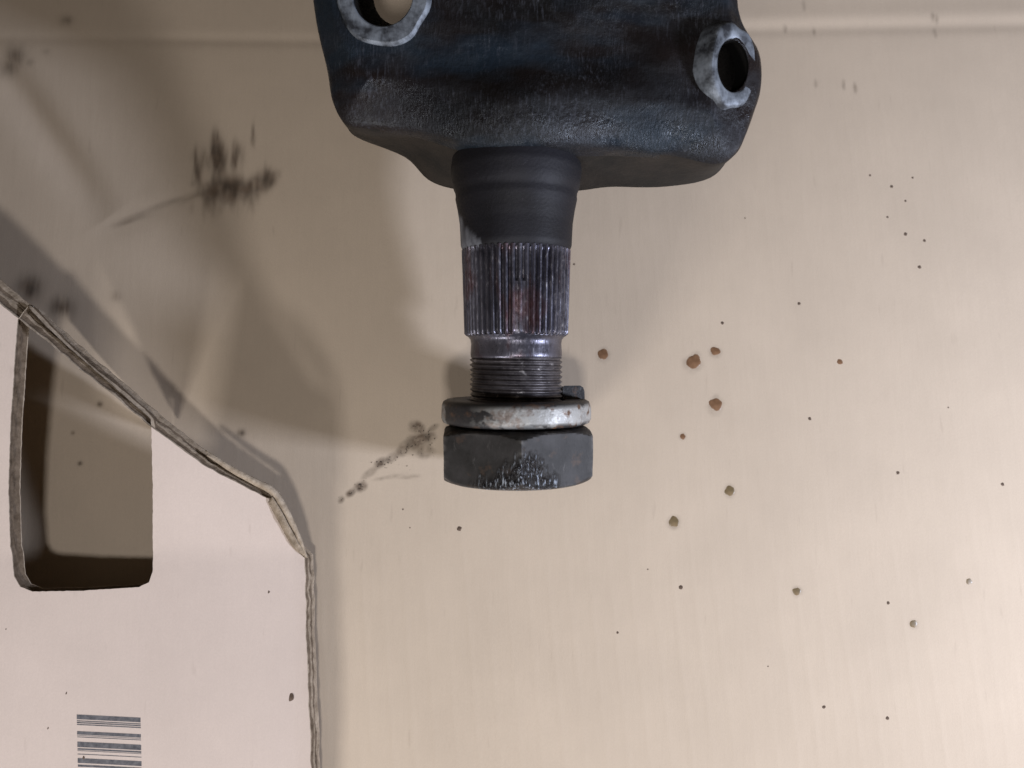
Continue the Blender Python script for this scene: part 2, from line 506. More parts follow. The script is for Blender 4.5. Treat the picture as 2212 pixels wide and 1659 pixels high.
# rim of the printed face, going round the flap (the picture shows its upper and right-hand rim)
rim_keys = [(-330, -200)] + [([(-63.51, -95.39, 11.00)][0][0] + 2, -200)] + [(x, y) for x, y, z in [(-63.59, -87.54, 9.64), (-64.61, -73.68, 9.95), (-65.70, -59.52, 10.13), (-66.66, -45.15, 10.25), (-67.34, -30.56, 10.38), (-67.93, -22.43, 10.49), (-70.59, -19.86, 11.07), (-75.02, -11.84, 13.57), (-78.80, -3.32, 16.12), (-87.04, 1.27, 18.84), (-96.47, 6.35, 21.94), (-103.07, 11.37, 24.39), (-112.18, 18.70, 27.74), (-122.43, 27.99, 31.54), (-132.56, 36.55, 35.02), (-142.48, 45.50, 38.53), (-149.77, 51.77, 41.12), (-153.35, 54.87, 42.43), (-167.26, 66.96, 47.75)]] + [(-330, 190)]
hole_keys = [(x, y) for x, y, z in [(-113.29, -17.98, 20.27), (-113.15, -25.90, 19.45), (-114.09, -29.16, 19.45), (-116.97, -30.52, 19.91), (-132.70, -31.27, 22.75), (-146.89, -31.22, 25.23), (-150.28, -29.76, 25.90), (-152.21, -26.53, 26.42), (-153.44, -17.43, 27.56), (-153.21, -0.61, 31.11), (-151.98, 17.44, 34.65), (-150.32, 35.37, 37.98), (-148.82, 50.45, 40.68), (-145.97, 54.40, 40.90), (-141.14, 48.71, 38.89), (-134.97, 42.45, 36.57), (-112.64, 21.54, 28.40), (-112.59, 17.98, 27.68), (-112.71, -0.63, 23.91)]]
random.seed(3)
rim = resample(rim_keys, 1.1)
hole = resample(hole_keys, 0.9)
def area(P):
    return sum(a[0] * b[1] - b[0] * a[1] for a, b in zip(P, P[1:] + P[:1]))
if area(rim) < 0: rim.reverse()
if area(hole) < 0: hole.reverse()
def rough_line(P, amp, seed, f=0.5):
    N = normals2d(P)
    return [(p[0] + n[0] * amp * (mnoise.noise(Vector((p[0] * f, p[1] * f, seed)))), p[1] + n[1] * amp * mnoise.noise(Vector((p[0] * f, p[1] * f, seed)))) for p, n in zip(P, N)]
rim = rough_line(rim, 0.4, 1.3, 0.3)
hole = rough_line(hole, 0.16, 5.1, 0.9)

flap = bpy.data.objects.new('cardboard_flap', None)
col.objects.link(flap)
tag(flap, 'pink-beige cardboard flap with rounded hand hole, torn edge and printed barcode', 'cardboard flap')

def sheet(name, rim, hole, dz, mat):
    pts = [Vector(p) for p in rim] + [Vector(p) for p in hole]
    nr, nh = len(rim), len(hole)
    edges = [(i, (i + 1) % nr) for i in range(nr)] + [(nr + i, nr + (i + 1) % nh) for i in range(nh)]
    st = 4.0
    k = 0
    y = -198.0
    while y < 190:
        x = -328.0 + (st / 2 if k % 2 else 0)
        while x < -40:
            if inside((x, y), rim) and not inside((x, y), hole):
                pts.append(Vector((x, y)))
            x += st
        y += st * 0.87
        k += 1
    vo, eo, fo, _, _, _ = delaunay_2d_cdt(pts, edges, [], 0, 1e-5)
    faces = []
    for f in fo:
        cx = sum(vo[i][0] for i in f) / 3
        cy = sum(vo[i][1] for i in f) / 3
        if inside((cx, cy), rim) and not inside((cx, cy), hole):
            faces.append(tuple(f))
    return mesh_obj(name, [(v[0], v[1], flap_h(v[0], v[1]) + dz) for v in vo], faces, mat, flap)

sheet('printed_face', rim, hole, 0.0, M_flap)

def offset(P, d):
    N = normals2d(P)
    return [(p[0] + n[0] * (d(p) if callable(d) else d), p[1] + n[1] * (d(p) if callable(d) else d)) for p, n in zip(P, N)]

def lip(p):
    # how far the lower liner sticks out past the printed face along the rim
    x, y = p
    if y > CY + 6:
        return 2.0 + 2.4 * min(1.0, max(0.0, (CX - x) / 75.0))
    return 1.6
def wall(name, P, profile, mats, parent, seed, flip, fuzz, lipf):
    """cut edge of the board: rows across the thickness; profile = (depth share, outward share, material)"""
    N = normals2d(P)
    sg = -1 if flip else 1
    verts, faces, mi = [], [], []
    n = len(P)
    for r_, (dz, out, m) in enumerate(profile):
        for i, (p, nn) in enumerate(zip(P, N)):
            L = lipf(p) if callable(lipf) else lipf
            fz = fuzz * (1.0 if m else 0.3)
            f = fz * mnoise.noise(Vector((p[0] * 0.35, p[1] * 0.35, (r_ if m else 0) * 0.7 + seed))) + 0.9 * fz * mnoise.noise(Vector((p[0] * 2.7, p[1] * 2.7, r_ * 3.1 + seed)))
            if r_ == 0: f = 0
            if m == 1: f -= 0.30 + 0.30 * math.sin((p[0] * 0.8 + p[1] * 0.6) * 1.1 + (2.0 if dz < -3.2 else 0.0))
            o = sg * (out * L + f)
            zz = flap_h(*p) + dz * 0.76 + (0.2 * fuzz * mnoise.noise(Vector((p[0] * 0.6, p[1] * 0.6, 40 + r_ + seed))) if r_ else 0)
            verts.append((p[0] + nn[0] * o, p[1] + nn[1] * o, zz))
    for r_ in range(len(profile) - 1):
        for i in range(n):
            a, b = r_ * n + i, r_ * n + (i + 1) % n
            f = (a, a + n, b + n, b) if not flip else (a, b, b + n, a + n)
            faces.append(f)
            mi.append(profile[r_][2])
    o = mesh_obj(name, verts, faces, mats, parent)
    o.data.polygons.foreach_set('material_index', mi)
    return o
MATS = [M_liner_edge, M_core, M_torn]
wall('cut_edge', rim, [(0, 0, 0), (-0.35, 0.10, 0), (-0.7, 0.13, 1), (-1.1, 0.10, 1), (-2.0, 0.34, 2), (-2.5, 0.5, 2), (-3.0, 0.52, 2), (-3.6, 0.60, 1), (-4.2, 0.72, 2), (-4.9, 0.86, 2), (-5.6, 0.98, 0), (-6.2, 1.04, 0), (-6.8, 0.9, 0), (-6.9, 0.0, 0)], MATS, flap, 0.0, False, 0.34, lip)
wall('hand_hole_edge', hole, [(0, 0, 0), (-0.4, 0.05, 0), (-0.8, -0.25, 1), (-1.6, -0.35, 1), (-2.6, -0.3, 1), (-3.1, 0.0, 1), (-3.6, -0.3, 1), (-4.8, -0.35, 1), (-5.6, -0.2, 1), (-6.1, 0.35, 0), (-6.6, 0.4, 0), (-6.8, 0.3, 0), (-6.9, -1.0, 0)], MATS, flap, 7.0, True, 0.16, 1.0)
sheet('lower_face', offset(rim, lambda p: lip(p) * 0.9), hole, -5.25, M_torn)

# liner torn loose and curled along the clipped corner
tear_a = [(-96.61, 10.27, 22.89), (-89.63, 5.22, 20.43), (-83.48, 1.57, 18.44), (-77.98, -1.83, 16.55), (-75.01, -6.60, 14.84), (-72.13, -12.61, 13.03), (-69.78, -17.44, 11.59), (-67.76, -22.12, 10.59)]
tear_b = [(-97.65, 12.20, 22.41), (-89.37, 7.25, 21.40), (-82.73, 3.47, 19.58), (-76.69, 0.24, 17.62), (-72.75, -5.69, 15.97), (-70.30, -11.06, 14.37), (-68.20, -17.39, 12.39), (-66.94, -22.40, 10.78)]
def ribbon(name, A, B, mat, parent, rows=6, sub=6, bulge=1.2, seed=0.0):
    def dens(P):
        out = []
        for k in range(len(P) - 1):
            p0, p1, p2, p3 = (Vector(P[max(0, k - 1)]), Vector(P[k]), Vector(P[k + 1]), Vector(P[min(len(P) - 1, k + 2)]))
            for s in range(sub):
                t = s / sub
                out.append(0.5 * ((2 * p1) + (p2 - p0) * t + (2 * p0 - 5 * p1 + 4 * p2 - p3) * t * t + (3 * p1 - p0 - 3 * p2 + p3) * t ** 3))
        out.append(Vector(P[-1]))
        return out
    A, B = dens(A), dens(B)
    v, f = [], []
    n = len(A)
    for r_ in range(rows + 1):
        t = r_ / rows
        for k in range(n):
            p = A[k].lerp(B[k], t)
            p.z += bulge * math.sin(math.pi * t) * math.sin(math.pi * k / (n - 1)) + 0.35 * mnoise.noise(Vector((p.x * 0.5, p.y * 0.5, seed + r_)))
            v.append(tuple(p))
    for r_ in range(rows):
        for k in range(n - 1):
            a = r_ * n + k
            f.append((a, a + 1, a + n + 1, a + n))
    o = mesh_obj(name, v, f, mat, parent)
    so = o.modifiers.new('thickness', 'SOLIDIFY')
    so.thickness = 0.0004
    so.offset = 0
    return o
ribbon('torn_liner', tear_a, tear_b, M_liner_edge, flap, seed=2.0)
ribbon('torn_liner', [(-78.73, -4.35, 16.19), (-76.57, -8.83, 14.81), (-74.39, -13.33, 13.44), (-71.64, -18.61, 11.83), (-68.34, -21.66, 10.76)], [(-77.24, -2.42, 17.38), (-74.41, -7.16, 16.21), (-72.10, -11.93, 14.76), (-69.63, -17.07, 12.73), (-67.50, -21.34, 11.10)], M_torn, flap, seed=5.0, bulge=0.5)

# strip added under the hand hole's upper edge to block light through it
lip_a = [(-149.95, 56.44, 36.78), (-144.03, 50.42, 34.46), (-137.75, 44.04, 32.08), (-126.18, 33.28, 27.93), (-114.93, 22.71, 23.78)]
ribbon('hole_light_blocker', lip_a, [(x - 3.4, y - 4.2, max(2.0, z - 23.0)) for x, y, z in lip_a], M_torn, flap, seed=9.0, bulge=0.0)

# barcode printed on the flap: bars run across the flap, the last ones leave the picture
bar_v, bar_f = [], []
for quad in np.array([(-133.11, -68.40, 20.31), (-115.05, -70.24, 17.13), (-114.99, -71.64, 17.05), (-133.05, -69.78, 20.21), (-133.00, -70.13, 20.18), (-114.94, -71.99, 17.02), (-114.93, -72.27, 17.00), (-132.99, -70.40, 20.16), (-132.97, -70.61, 20.14), (-114.91, -72.48, 16.99), (-114.89, -72.82, 16.97), (-132.95, -70.95, 20.12), (-132.93, -71.20, 20.10), (-114.87, -73.07, 16.95), (-114.86, -73.38, 16.93), (-132.92, -71.50, 20.08), (-132.80, -73.31, 19.95), (-114.74, -75.20, 16.82), (-114.70, -76.21, 16.76), (-132.76, -74.31, 19.89), (-132.72, -74.52, 19.87), (-114.67, -76.42, 16.74), (-114.66, -76.56, 16.74), (-132.72, -74.65, 19.86), (-132.69, -74.93, 19.84), (-114.64, -76.83, 16.72), (-114.63, -77.04, 16.71), (-132.68, -75.13, 19.83), (-132.60, -76.43, 19.74), (-114.55, -78.35, 16.63), (-114.48, -79.95, 16.54), (-132.53, -78.01, 19.64), (-132.47, -78.34, 19.61), (-114.41, -80.28, 16.51), (-114.39, -80.76, 16.49), (-132.44, -78.82, 19.57), (-132.42, -79.02, 19.56), (-114.37, -80.97, 16.47), (-114.37, -81.11, 16.47), (-132.42, -79.16, 19.55), (-132.37, -79.98, 19.50), (-114.32, -81.93, 16.42), (-114.31, -82.14, 16.41), (-132.36, -80.18, 19.49), (-132.28, -81.27, 19.41), (-114.24, -83.23, 16.35), (-114.17, -84.67, 16.27), (-132.22, -82.69, 19.33), (-132.14, -83.17, 19.29), (-114.10, -85.15, 16.24), (-114.07, -85.77, 16.21), (-132.11, -83.78, 19.25), (-132.06, -84.33, 19.22), (-114.02, -86.32, 16.17), (-114.00, -86.73, 16.15), (-132.04, -84.73, 19.19), (-132.01, -85.27, 19.16), (-113.97, -87.27, 16.12), (-113.91, -88.50, 16.06), (-131.95, -86.49, 19.09), (-131.88, -87.03, 19.05), (-113.85, -89.05, 16.03), (-113.83, -89.32, 16.02), (-131.87, -87.30, 19.04), (-131.83, -87.85, 19.00), (-113.80, -89.87, 15.99), (-113.78, -90.28, 15.97), (-131.81, -88.25, 18.98), (-131.72, -89.33, 18.91), (-113.69, -91.37, 15.91), (-113.62, -92.72, 15.85), (-131.65, -90.68, 18.84), (-131.59, -91.22, 18.81), (-113.56, -93.27, 15.82), (-113.55, -93.54, 15.81), (-131.57, -91.49, 18.79)]).reshape(-1, 4, 3):
    k = len(bar_v)
    a, b, c, d = [Vector((p[0], p[1])) for p in quad]
    n = 14
    for i in range(n + 1):
        for p in (a.lerp(b, i / n), d.lerp(c, i / n)):
            bar_v.append((p.x, p.y, flap_h(p.x, p.y) + 0.05))
    for i in range(n):
        bar_f.append((k + 2 * i + 1, k + 2 * i + 3, k + 2 * i + 2, k + 2 * i))
mesh_obj('barcode', bar_v, bar_f, M_ink, flap, smooth=False)


# ------------------------------------------------------------------ steering gear with its output shaft
# local frame: X across, Y along the shaft (0 at the outer end of the nut), Z away from the sheet
TILT = R(10)
def seat(o):
    o.location = Vector((1.294, 1.372, 26.500)) * MM
    o.rotation_euler = (TILT, 0, 0)
gear = bpy.data.objects.new('steering_gear', None)
col.objects.link(gear)
seat(gear)
tag(gear, 'oily black cast iron steering gear with two bolt holes and splined output shaft', 'steering gear')

# plan outlines: upper rim (widest line of the casting) and lower rim
top_px = [(-59.60, 150.06), (-58.74, 142.21), (-57.74, 135.65), (-56.21, 127.76), (-54.80, 120.51), (-53.25, 113.91), (-50.08, 107.69), (-44.33, 105.83), (-31.60, 104.77), (-22.22, 102.65), (-14.18, 99.73), (-7.47, 98.14), (-0.09, 97.60), (8.64, 98.14), (16.69, 98.93), (28.77, 99.20), (44.89, 98.00), (57.66, 95.74), (63.67, 98.67), (66.57, 104.24), (69.04, 110.60), (70.84, 117.21), (70.32, 127.76), (66.23, 134.60), (64.58, 139.59), (64.15, 142.21), (63.14, 150.06)]
bot_px = [(-62.03, 163.78), (-61.06, 154.95), (-60.07, 147.59), (-58.95, 138.72), (-57.81, 130.58), (-56.68, 121.67), (-54.63, 113.93), (-49.69, 110.06), (-36.15, 104.53), (-28.63, 97.36), (-19.58, 94.36), (-9.76, 93.91), (0.07, 93.76), (10.64, 93.76), (21.22, 93.76), (32.55, 94.96), (49.17, 95.26), (63.50, 97.65), (69.47, 104.53), (71.65, 112.29), (73.08, 119.44), (73.90, 126.87), (73.47, 138.72), (70.54, 146.41), (68.23, 152.01), (67.61, 154.95), (66.62, 163.78)]
BACK = 235.0
top_o = [(-66, BACK)] + top_px + [(64, BACK)]
bot_o = [(-58, BACK - 6)] + bot_px + [(56, BACK - 6)]
def spline_open(P, sub):
    out = []
    for k in range(len(P) - 1):
        p0, p1, p2, p3 = (Vector(P[max(0, k - 1)]), Vector(P[k]), Vector(P[k + 1]), Vector(P[min(len(P) - 1, k + 2)]))
        for s in range(sub):
            t = s / sub
            out.append(0.5 * ((2 * p1) + (p2 - p0) * t + (2 * p0 - 5 * p1 + 4 * p2 - p3) * t * t + (3 * p1 - p0 - 3 * p2 + p3) * t ** 3))
    out.append(Vector(P[-1]))
    return out
def ring_of(P):
    body = spline_open(P[1:-1], 5)
    a, b = Vector(P[0]), Vector(P[-1])
    n = 24
    left = [a.lerp(body[0], k / n) for k in range(n)]
    right = [body[-1].lerp(b, (k + 1) / n) for k in range(n)]
    back = [b.lerp(a, (k + 1) / 30) for k in range(29)]
    return left + body + right + back
TR, BR = ring_of(top_o), ring_of(bot_o)
NT_ = len(TR)
Nn = normals2d([tuple(p) for p in TR])
if sum(TR[i].x * TR[(i + 1) % NT_].y - TR[(i + 1) % NT_].x * TR[i].y for i in range(NT_)) > 0:
    inw = [Vector((-n[0], -n[1])) for n in Nn]
else:
    inw = [Vector(n) for n in Nn]
# smooth the inward directions so that insets do not fold
for _ in range(14):
    inw = [(inw[i - 1] + inw[i] * 2 + inw[(i + 1) % NT_]).normalized() for i in range(NT_)]
rings = []
def front(p):            # 1 on the shaft side of the casting, 0 on its flanks
    return min(1.0, max(0.0, (132 - p.y) / 26.0))
for w, z in ((0.0, -15.0), (0.08, -13.5), (0.35, -8.0), (0.70, 1.0), (0.92, 7.5)):
    rings.append([(BR[i].lerp(TR[i], w), z) for i in range(NT_)])
for ins_f, ins_s, z in ((0.0, 0.0, 10.8), (0.5, 0.5, 12.0), (1.4, 1.3, 12.9), (6.5, 3.6, 14.8), (11.4, 5.4, 16.5), (12.6, 6.2, 16.9), (14.0, 7.2, 17.0)):
    rings.append([(TR[i] + inw[i] * (ins_f * front(TR[i]) + ins_s * (1 - front(TR[i]))), z) for i in range(NT_)])
for q, rg in enumerate(rings[5:]):
    P2 = [p for p, z in rg]
    for _ in range(4 * q):
        P2 = [(P2[i - 1] + P2[i] * 2 + P2[(i + 1) % NT_]) / 4 for i in range(NT_)]
    rings[5 + q] = [(p, z) for p, (_, z) in zip(P2, rg)]
hv, hf = [], []
for rg in rings:
    for i, (p, z) in enumerate(rg):
        w = 0.5 * mnoise.noise(Vector((p.x * 0.07, p.y * 0.07, z * 0.08))) if rg is not rings[-1] else 0.0
        boss = 7.5 * math.exp(-(p.x / 23.0) ** 2) * front(p) * min(1.0, max(0.0, (z - 4) / 8.0))
        hv.append((p.x + w * inw[i].x, p.y + w * inw[i].y, z + boss + 0.35 * mnoise.noise(Vector((p.x * 0.06, p.y * 0.06, 9.0)))))
for r_ in range(len(rings) - 1):
    for i in range(NT_):
        a, b = r_ * NT_ + i, r_ * NT_ + (i + 1) % NT_
        hf.append((a, b, b + NT_, a + NT_))
# upper skin: cast surface with shallow dishes between the ribs
inner = [tuple(p) for p, z in rings[-1]]
base_i = (len(rings) - 1) * NT_
pts = [Vector(p) for p in inner]
y = 90.0
k = 0
while y < BACK:
    x = -72.0 + (1.25 if k % 2 else 0)
    while x < 76:
        if inside((x, y), inner):
            q = min(math.hypot(x - p[0], y - p[1]) for p in inner[::2])
            if q > 1.4:
                pts.append(Vector((x, y)))
        x += 2.5
    y += 2.2
    k += 1
vo, eo, fo, ov, _, _ = delaunay_2d_cdt(pts, [(i, (i + 1) % NT_) for i in range(NT_)], [], 0, 1e-5)
DISH = [(*p, -1.8, 15, 8) for p in [(25.34, 125.09)]] + [(*p, -1.6, 22, 7) for p in [(43.54, 134.72)]] + [(*p, 1.2, 20, 7) for p in [(-15.12, 132.16)]] + [(*p, -0.6, 26, 4.5) for p in [(-28.24, 113.49)]] + [(*p, -1.5, 9, 16) for p in [(53.45, 120.58)]]
cap_base = len(hv)
for v in vo:
    near = min(range(NT_), key=lambda i: (v[0] - inner[i][0]) ** 2 + (v[1] - inner[i][1]) ** 2)
    q = math.hypot(v[0] - inner[near][0], v[1] - inner[near][1])
    if q < 1e-3:                       # rim point: share the last ring exactly
        hv.append(hv[base_i + near])
        continue
    e = min(1.0, q / 6.0)
    z = 17.0 + 7.5 * math.exp(-(v[0] / 23.0) ** 2) * math.exp(-(q / 9.0) ** 2) * min(1.0, max(0.0, (132 - v[1]) / 26.0)) + 0.35 * mnoise.noise(Vector((v[0] * 0.06, v[1] * 0.06, 9.0)))
    z += e * (0.3 * mnoise.noise(Vector((v[0] * 0.05, v[1] * 0.09, 2.0))) + 0.07 * mnoise.noise(Vector((v[0] * 0.3, v[1] * 0.16, 6.0))))
    for dx, dy, a, sx, sy in DISH:
        z += e * a * math.exp(-((v[0] - dx) / sx) ** 2 - ((v[1] - dy) / sy) ** 2)
    hv.append((v[0], v[1], z))
for f in fo:
    cx = sum(vo[i][0] for i in f) / 3
    cy = sum(vo[i][1] for i in f) / 3
    if inside((cx, cy), inner):
        hf.append(tuple(cap_base + i for i in f))
# closed underside
uc = len(hv)
hv.append((0, 165, -15.5))
for i in range(NT_):
    hf.append((i, uc, (i + 1) % NT_))
housing = mesh_obj('housing', hv, hf, [M_house, M_under, M_bore], gear)
bm = bmesh.new()
bm.from_mesh(housing.data)
bmesh.ops.remove_doubles(bm, verts=bm.verts, dist=0.002 * MM)
bmesh.ops.recalc_face_normals(bm, faces=bm.faces)
for f in bm.faces:
    c = f.calc_center_median() / MM
    f.smooth = True
    f.material_index = 1 if c.z < 9.5 and f.normal.z < 0.45 else 0
bm.to_mesh(housing.data)
bm.free()

# bolt holes through the two ears
HOLES = [((*[(-37.41, 140.63)][0], 17.5), 8.4, 13.2, R(0), R(-4)), ((*[(60.52, 121.87)][0], 15.2), 5.7, 8.8, R(3), R(26))]
BORES = [(R(25), R(1)), (R(9), R(0))]
def bore_matrix(c, rx, ry):
    return Matrix.Translation(Vector(c) * MM) @ Matrix.Rotation(ry, 4, 'Y') @ Matrix.Rotation(rx, 4, 'X')
for (c, rad, pr, rx, ry), (bx, by) in zip(HOLES, BORES):
    bmc = bmesh.new()
    bmesh.ops.create_cone(bmc, cap_ends=True, segments=40, radius1=rad * 0.97 * MM, radius2=rad * 0.97 * MM, depth=110 * MM, matrix=bore_matrix(c, bx, by) @ Matrix.Diagonal((1, 1.28 if rad < 7 else 1, 1, 1)))
    mc = bpy.data.meshes.new('cutter')
    bmc.to_mesh(mc)
    bmc.free()
    mc.materials.append(M_house); mc.materials.append(M_under); mc.materials.append(M_bore)
    mc.polygons.foreach_set('material_index', [2] * len(mc.polygons))
    co = bpy.data.objects.new('cutter', mc)
    col.objects.link(co)
    co.parent = gear
    bpy.context.view_layer.update()
    md = housing.modifiers.new('bore', 'BOOLEAN')
    md.operation = 'DIFFERENCE'
    md.solver = 'EXACT'
    md.object = co
    dg = bpy.context.evaluated_depsgraph_get()
    new = bpy.data.meshes.new_from_object(housing.evaluated_get(dg))
    housing.modifiers.clear()
    housing.data = new
    bpy.data.objects.remove(co)
housing.data.name = 'housing'

def pad(c, rad, pr, rx, ry, seed, h0, deep, tall):
    """machined ring round a bolt hole, worn bright, with an uneven rim"""
    M = bore_matrix((0, 0, 0), rx, ry)
    n = 56
    prof = [(rad + 0.05, -deep), (rad + 0.05, h0 - 0.4), (rad + 0.45, h0), ((rad + pr) / 2, h0 + 0.02), (pr - 0.6, h0), (pr, h0 - 0.5), (pr + 0.6, h0 - 2.4), (pr + 1.2, h0 - 6)]
    v, f = [], []
    for j, (r_, z) in enumerate(prof):
        for i in range(n):
            a = 2 * math.pi * i / n
            rr = r_ + (0.0 if j < 3 else 1.3 * mnoise.noise(Vector((math.cos(a) * 1.8, math.sin(a) * 1.8, seed))))
            p = M @ Vector((math.cos(a) * rr, math.sin(a) * rr * tall, z))
            v.append(tuple(Vector(c) + p))
    for j in range(len(prof) - 1):
        for i in range(n):
            a, b = j * n + i, j * n + (i + 1) % n
            f.append((a, b, b + n, a + n))
    o = mesh_obj('bolt_hole_face', v, f, [M_pad, M_bore], gear)
    o.data.polygons.foreach_set('material_index', [1 if i < n else 0 for i in range(len(f))])
    recalc(o)
    sharp(o, 38)
    return o
pad(*HOLES[0], 3.0, 0.8, 1.5, 1.0)
pad(*HOLES[1], 8.0, 2.0, 4, 1.28)

# deep sector housing that stands on the sheet behind the picture
def lofted(name, secs, mat, parent, n=40):
    v, f = [], []
    for (cx, cy, z, rx, ry, pw) in secs:
        for i in range(n):
            a = 2 * math.pi * i / n
            ca, sa = math.cos(a), math.sin(a)
            k = (abs(ca) ** pw + abs(sa) ** pw) ** (-1 / pw)
            v.append((cx + rx * k * ca, cy + ry * k * sa, z))
    for j in range(len(secs) - 1):
        for i in range(n):
            a, b = j * n + i, j * n + (i + 1) % n
            f.append((a, b, b + n, a + n))
    f.append(tuple(range(n))[::-1])
    f.append(tuple(range((len(secs) - 1) * n, len(secs) * n)))
    o = mesh_obj(name, v, f, mat, parent)
    recalc(o)
    sharp(o, 50)
    return o
lofted('sector_housing', [(20, 210, -63, 32, 18, 3), (20, 210, -56, 36, 21, 3), (20, 208, -14, 40, 24, 3)], M_under, gear)

# output shaft: neck, splines, undercut, thread
def revolve(name, prof, mat, parent, n=96, rad=None):
    v, f = [], []
    for j, (s, r_) in enumerate(prof):
        for i in range(n):
            a = 2 * math.pi * i / n
            rr = rad(s, r_, a) if rad else r_
            v.append((math.sin(a) * rr, s, math.cos(a) * rr))
    for j in range(len(prof) - 1):
        for i in range(n):
            a, b = j * n + i, j * n + (i + 1) % n
            f.append((a, b, b + n, a + n))
    f.append(tuple(range(n)))
    f.append(tuple(range((len(prof) - 1) * n, len(prof) * n))[::-1])
    o = mesh_obj(name, v, f, mat, parent)
    recalc(o)
    return o

neck_prof = [(71.0, 15.6), (72.2, 16.5), (73.5, 17.0), (76, 17.1), (80, 17.3), (84, 17.9), (87.4, 18.6), (88.4, 18.5), (89.6, 18.7), (90.4, 19.1), (92, 19.5), (96, 20.0), (100, 19.5), (106, 16.0)]
def dense(P, step):
    out = []
    for a, b in zip(P, P[1:]):
        n = max(1, int(abs(b[0] - a[0]) / step))
        out += [(a[0] + (b[0] - a[0]) * k / n, a[1] + (b[1] - a[1]) * k / n) for k in range(n)]
    return out + [P[-1]]
shaft = revolve('output_shaft', dense(neck_prof, 0.7), M_neck, gear, 128)
bare = shaft.data.attributes.new('bare', 'FLOAT', 'POINT')
for i, vv in enumerate(shaft.data.vertices):
    p = vv.co / MM
    a = math.degrees(math.atan2(p.x, p.z))
    lim = 74.0 + max(0, (-a - 42)) * 0.26 + 1.2 * mnoise.noise(Vector((a * 0.12, p.y * 0.4, 3)))
    t = (lim - p.y) / 1.6
    bare.data[i].value = min(1, max(0, t)) * (1 if a < -38 else 0.0) * (0.55 + 0.45 * mnoise.noise(Vector((a * 0.5, p.y * 0.2, 1))))

TEETH = 50
def spl(s, r_, a):
    ph = (a * TEETH / (2 * math.pi)) % 1.0
    tooth = 1 - abs(2 * ph - 1)                       # 0 in the root, 1 on the crest
    tooth = min(1.0, max(0.0, (tooth - 0.18) / 0.5))
    deg = math.degrees((a + math.pi) % (2 * math.pi) - math.pi)
    if -1.5 < deg < 9.0 and s < 62:                   # blank tooth
        tooth = max(tooth, 0.85)
    run = min(1.0, max(0.0, (73.0 - s) / 2.2)) * min(1.0, max(0.0, (s - 45.6) / 0.9))
    worn = 0.12 * mnoise.noise(Vector((math.sin(a) * 9, s * 0.15, math.cos(a) * 9)))
    return r_ - 1.15 * (1 - tooth) * run + worn
sp_prof = [(45.6, 14.6), (46.0, 15.4), (46.6, 16.0)] + [(46.6 + k * 25.4 / 26, 16.0 + 0.72 * k / 26) for k in range(1, 27)]
spline = revolve('spline', sp_prof, M_shaft, shaft, TEETH * 10, spl)
sharp(spline, 40)
ucut = revolve('undercut', dense([(38.8, 13.0), (39.4, 14.0), (40.4, 14.1), (43.5, 13.9), (44.8, 14.1), (45.8, 14.9), (46.2, 15.4)], 0.5), M_shaft, shaft, 96)
PITCH = 1.5
def thr(s, r_, a):
    ph = ((s / PITCH) + a / (2 * math.pi)) % 1.0
    t = abs(2 * ph - 1)
    chip = 0.18 * mnoise.noise(Vector((math.sin(a) * 5, s * 1.1, math.cos(a) * 5)))
    return r_ - 0.7 * min(1, max(0, (t - 0.15) / 0.7)) + chip * (1 - t)
thread = revolve('thread', [(2.0 + k * 0.175, 14.25) for k in range(int(37.6 / 0.175))], M_thread, shaft, 96, thr)

# ------------------------------------------------------------------ spring washer
w_o = 23.0
w_i = 14.9
SPLIT = R(100)
sec = [(w_i, 0.5), (w_i + 0.6, 0.0), (w_o - 1.6, 0.0), (w_o - 0.5, 0.5), (w_o, 1.7), (w_o, 3.8), (w_o, 5.6), (w_o - 0.45, 6.9), (w_o - 1.5, 7.5), (w_i + 0.6, 7.5), (w_i, 7.0)]
wv, wf = [], []
nA, nS = 120, len(sec)
for i in range(nA + 1):
    t = i / nA
    a = SPLIT - R(1.5) - t * (2 * math.pi - R(3.0))       # from the flat end over the top, round below, to the raised end
    lift = 18.7 + 0.3 + 3.9 * max(0.0, (t - 0.70) / 0.30) ** 1.3 + 0.25 * t
    for (r_, s) in sec:
        jig = 0.22 * mnoise.noise(Vector((math.sin(a) * 2.5, s * 0.3, math.cos(a) * 2.5)))
        rr = r_ + (jig if r_ > 20 else 0) - (0.9 if t > 0.9 and r_ > 20 else 0)
        wv.append((math.sin(a) * rr, lift + s * 0.985, math.cos(a) * rr))
for i in range(nA):
    for j in range(nS):
        a, b = i * nS + j, i * nS + (j + 1) % nS
        wf.append((a, b, b + nS, a + nS))
wf.append(tuple(range(nS)))
wf.append(tuple(range(nA * nS, nA * nS + nS))[::-1])
washer = mesh_obj('spring_washer', wv, wf, M_washer)
recalc(washer)
sharp(washer, 60)
seat(washer)
tag(washer, 'split spring washer with silvery worn rim behind the hexagon nut', 'washer')
br = washer.data.attributes.new('bright', 'FLOAT', 'POINT')
ru = washer.data.attributes.new('rust', 'FLOAT', 'POINT')
for i, vv in enumerate(washer.data.vertices):
    p = vv.co / MM
    a = math.degrees(math.atan2(p.x, p.z))
    rr = math.hypot(p.x, p.z)
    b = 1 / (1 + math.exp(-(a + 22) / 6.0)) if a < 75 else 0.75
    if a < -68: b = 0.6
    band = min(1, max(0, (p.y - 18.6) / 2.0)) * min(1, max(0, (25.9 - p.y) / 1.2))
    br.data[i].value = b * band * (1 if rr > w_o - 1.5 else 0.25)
    ru.data[i].value = 0.6 + 0.65 * min(1, max(0, (a - 10) / 30))

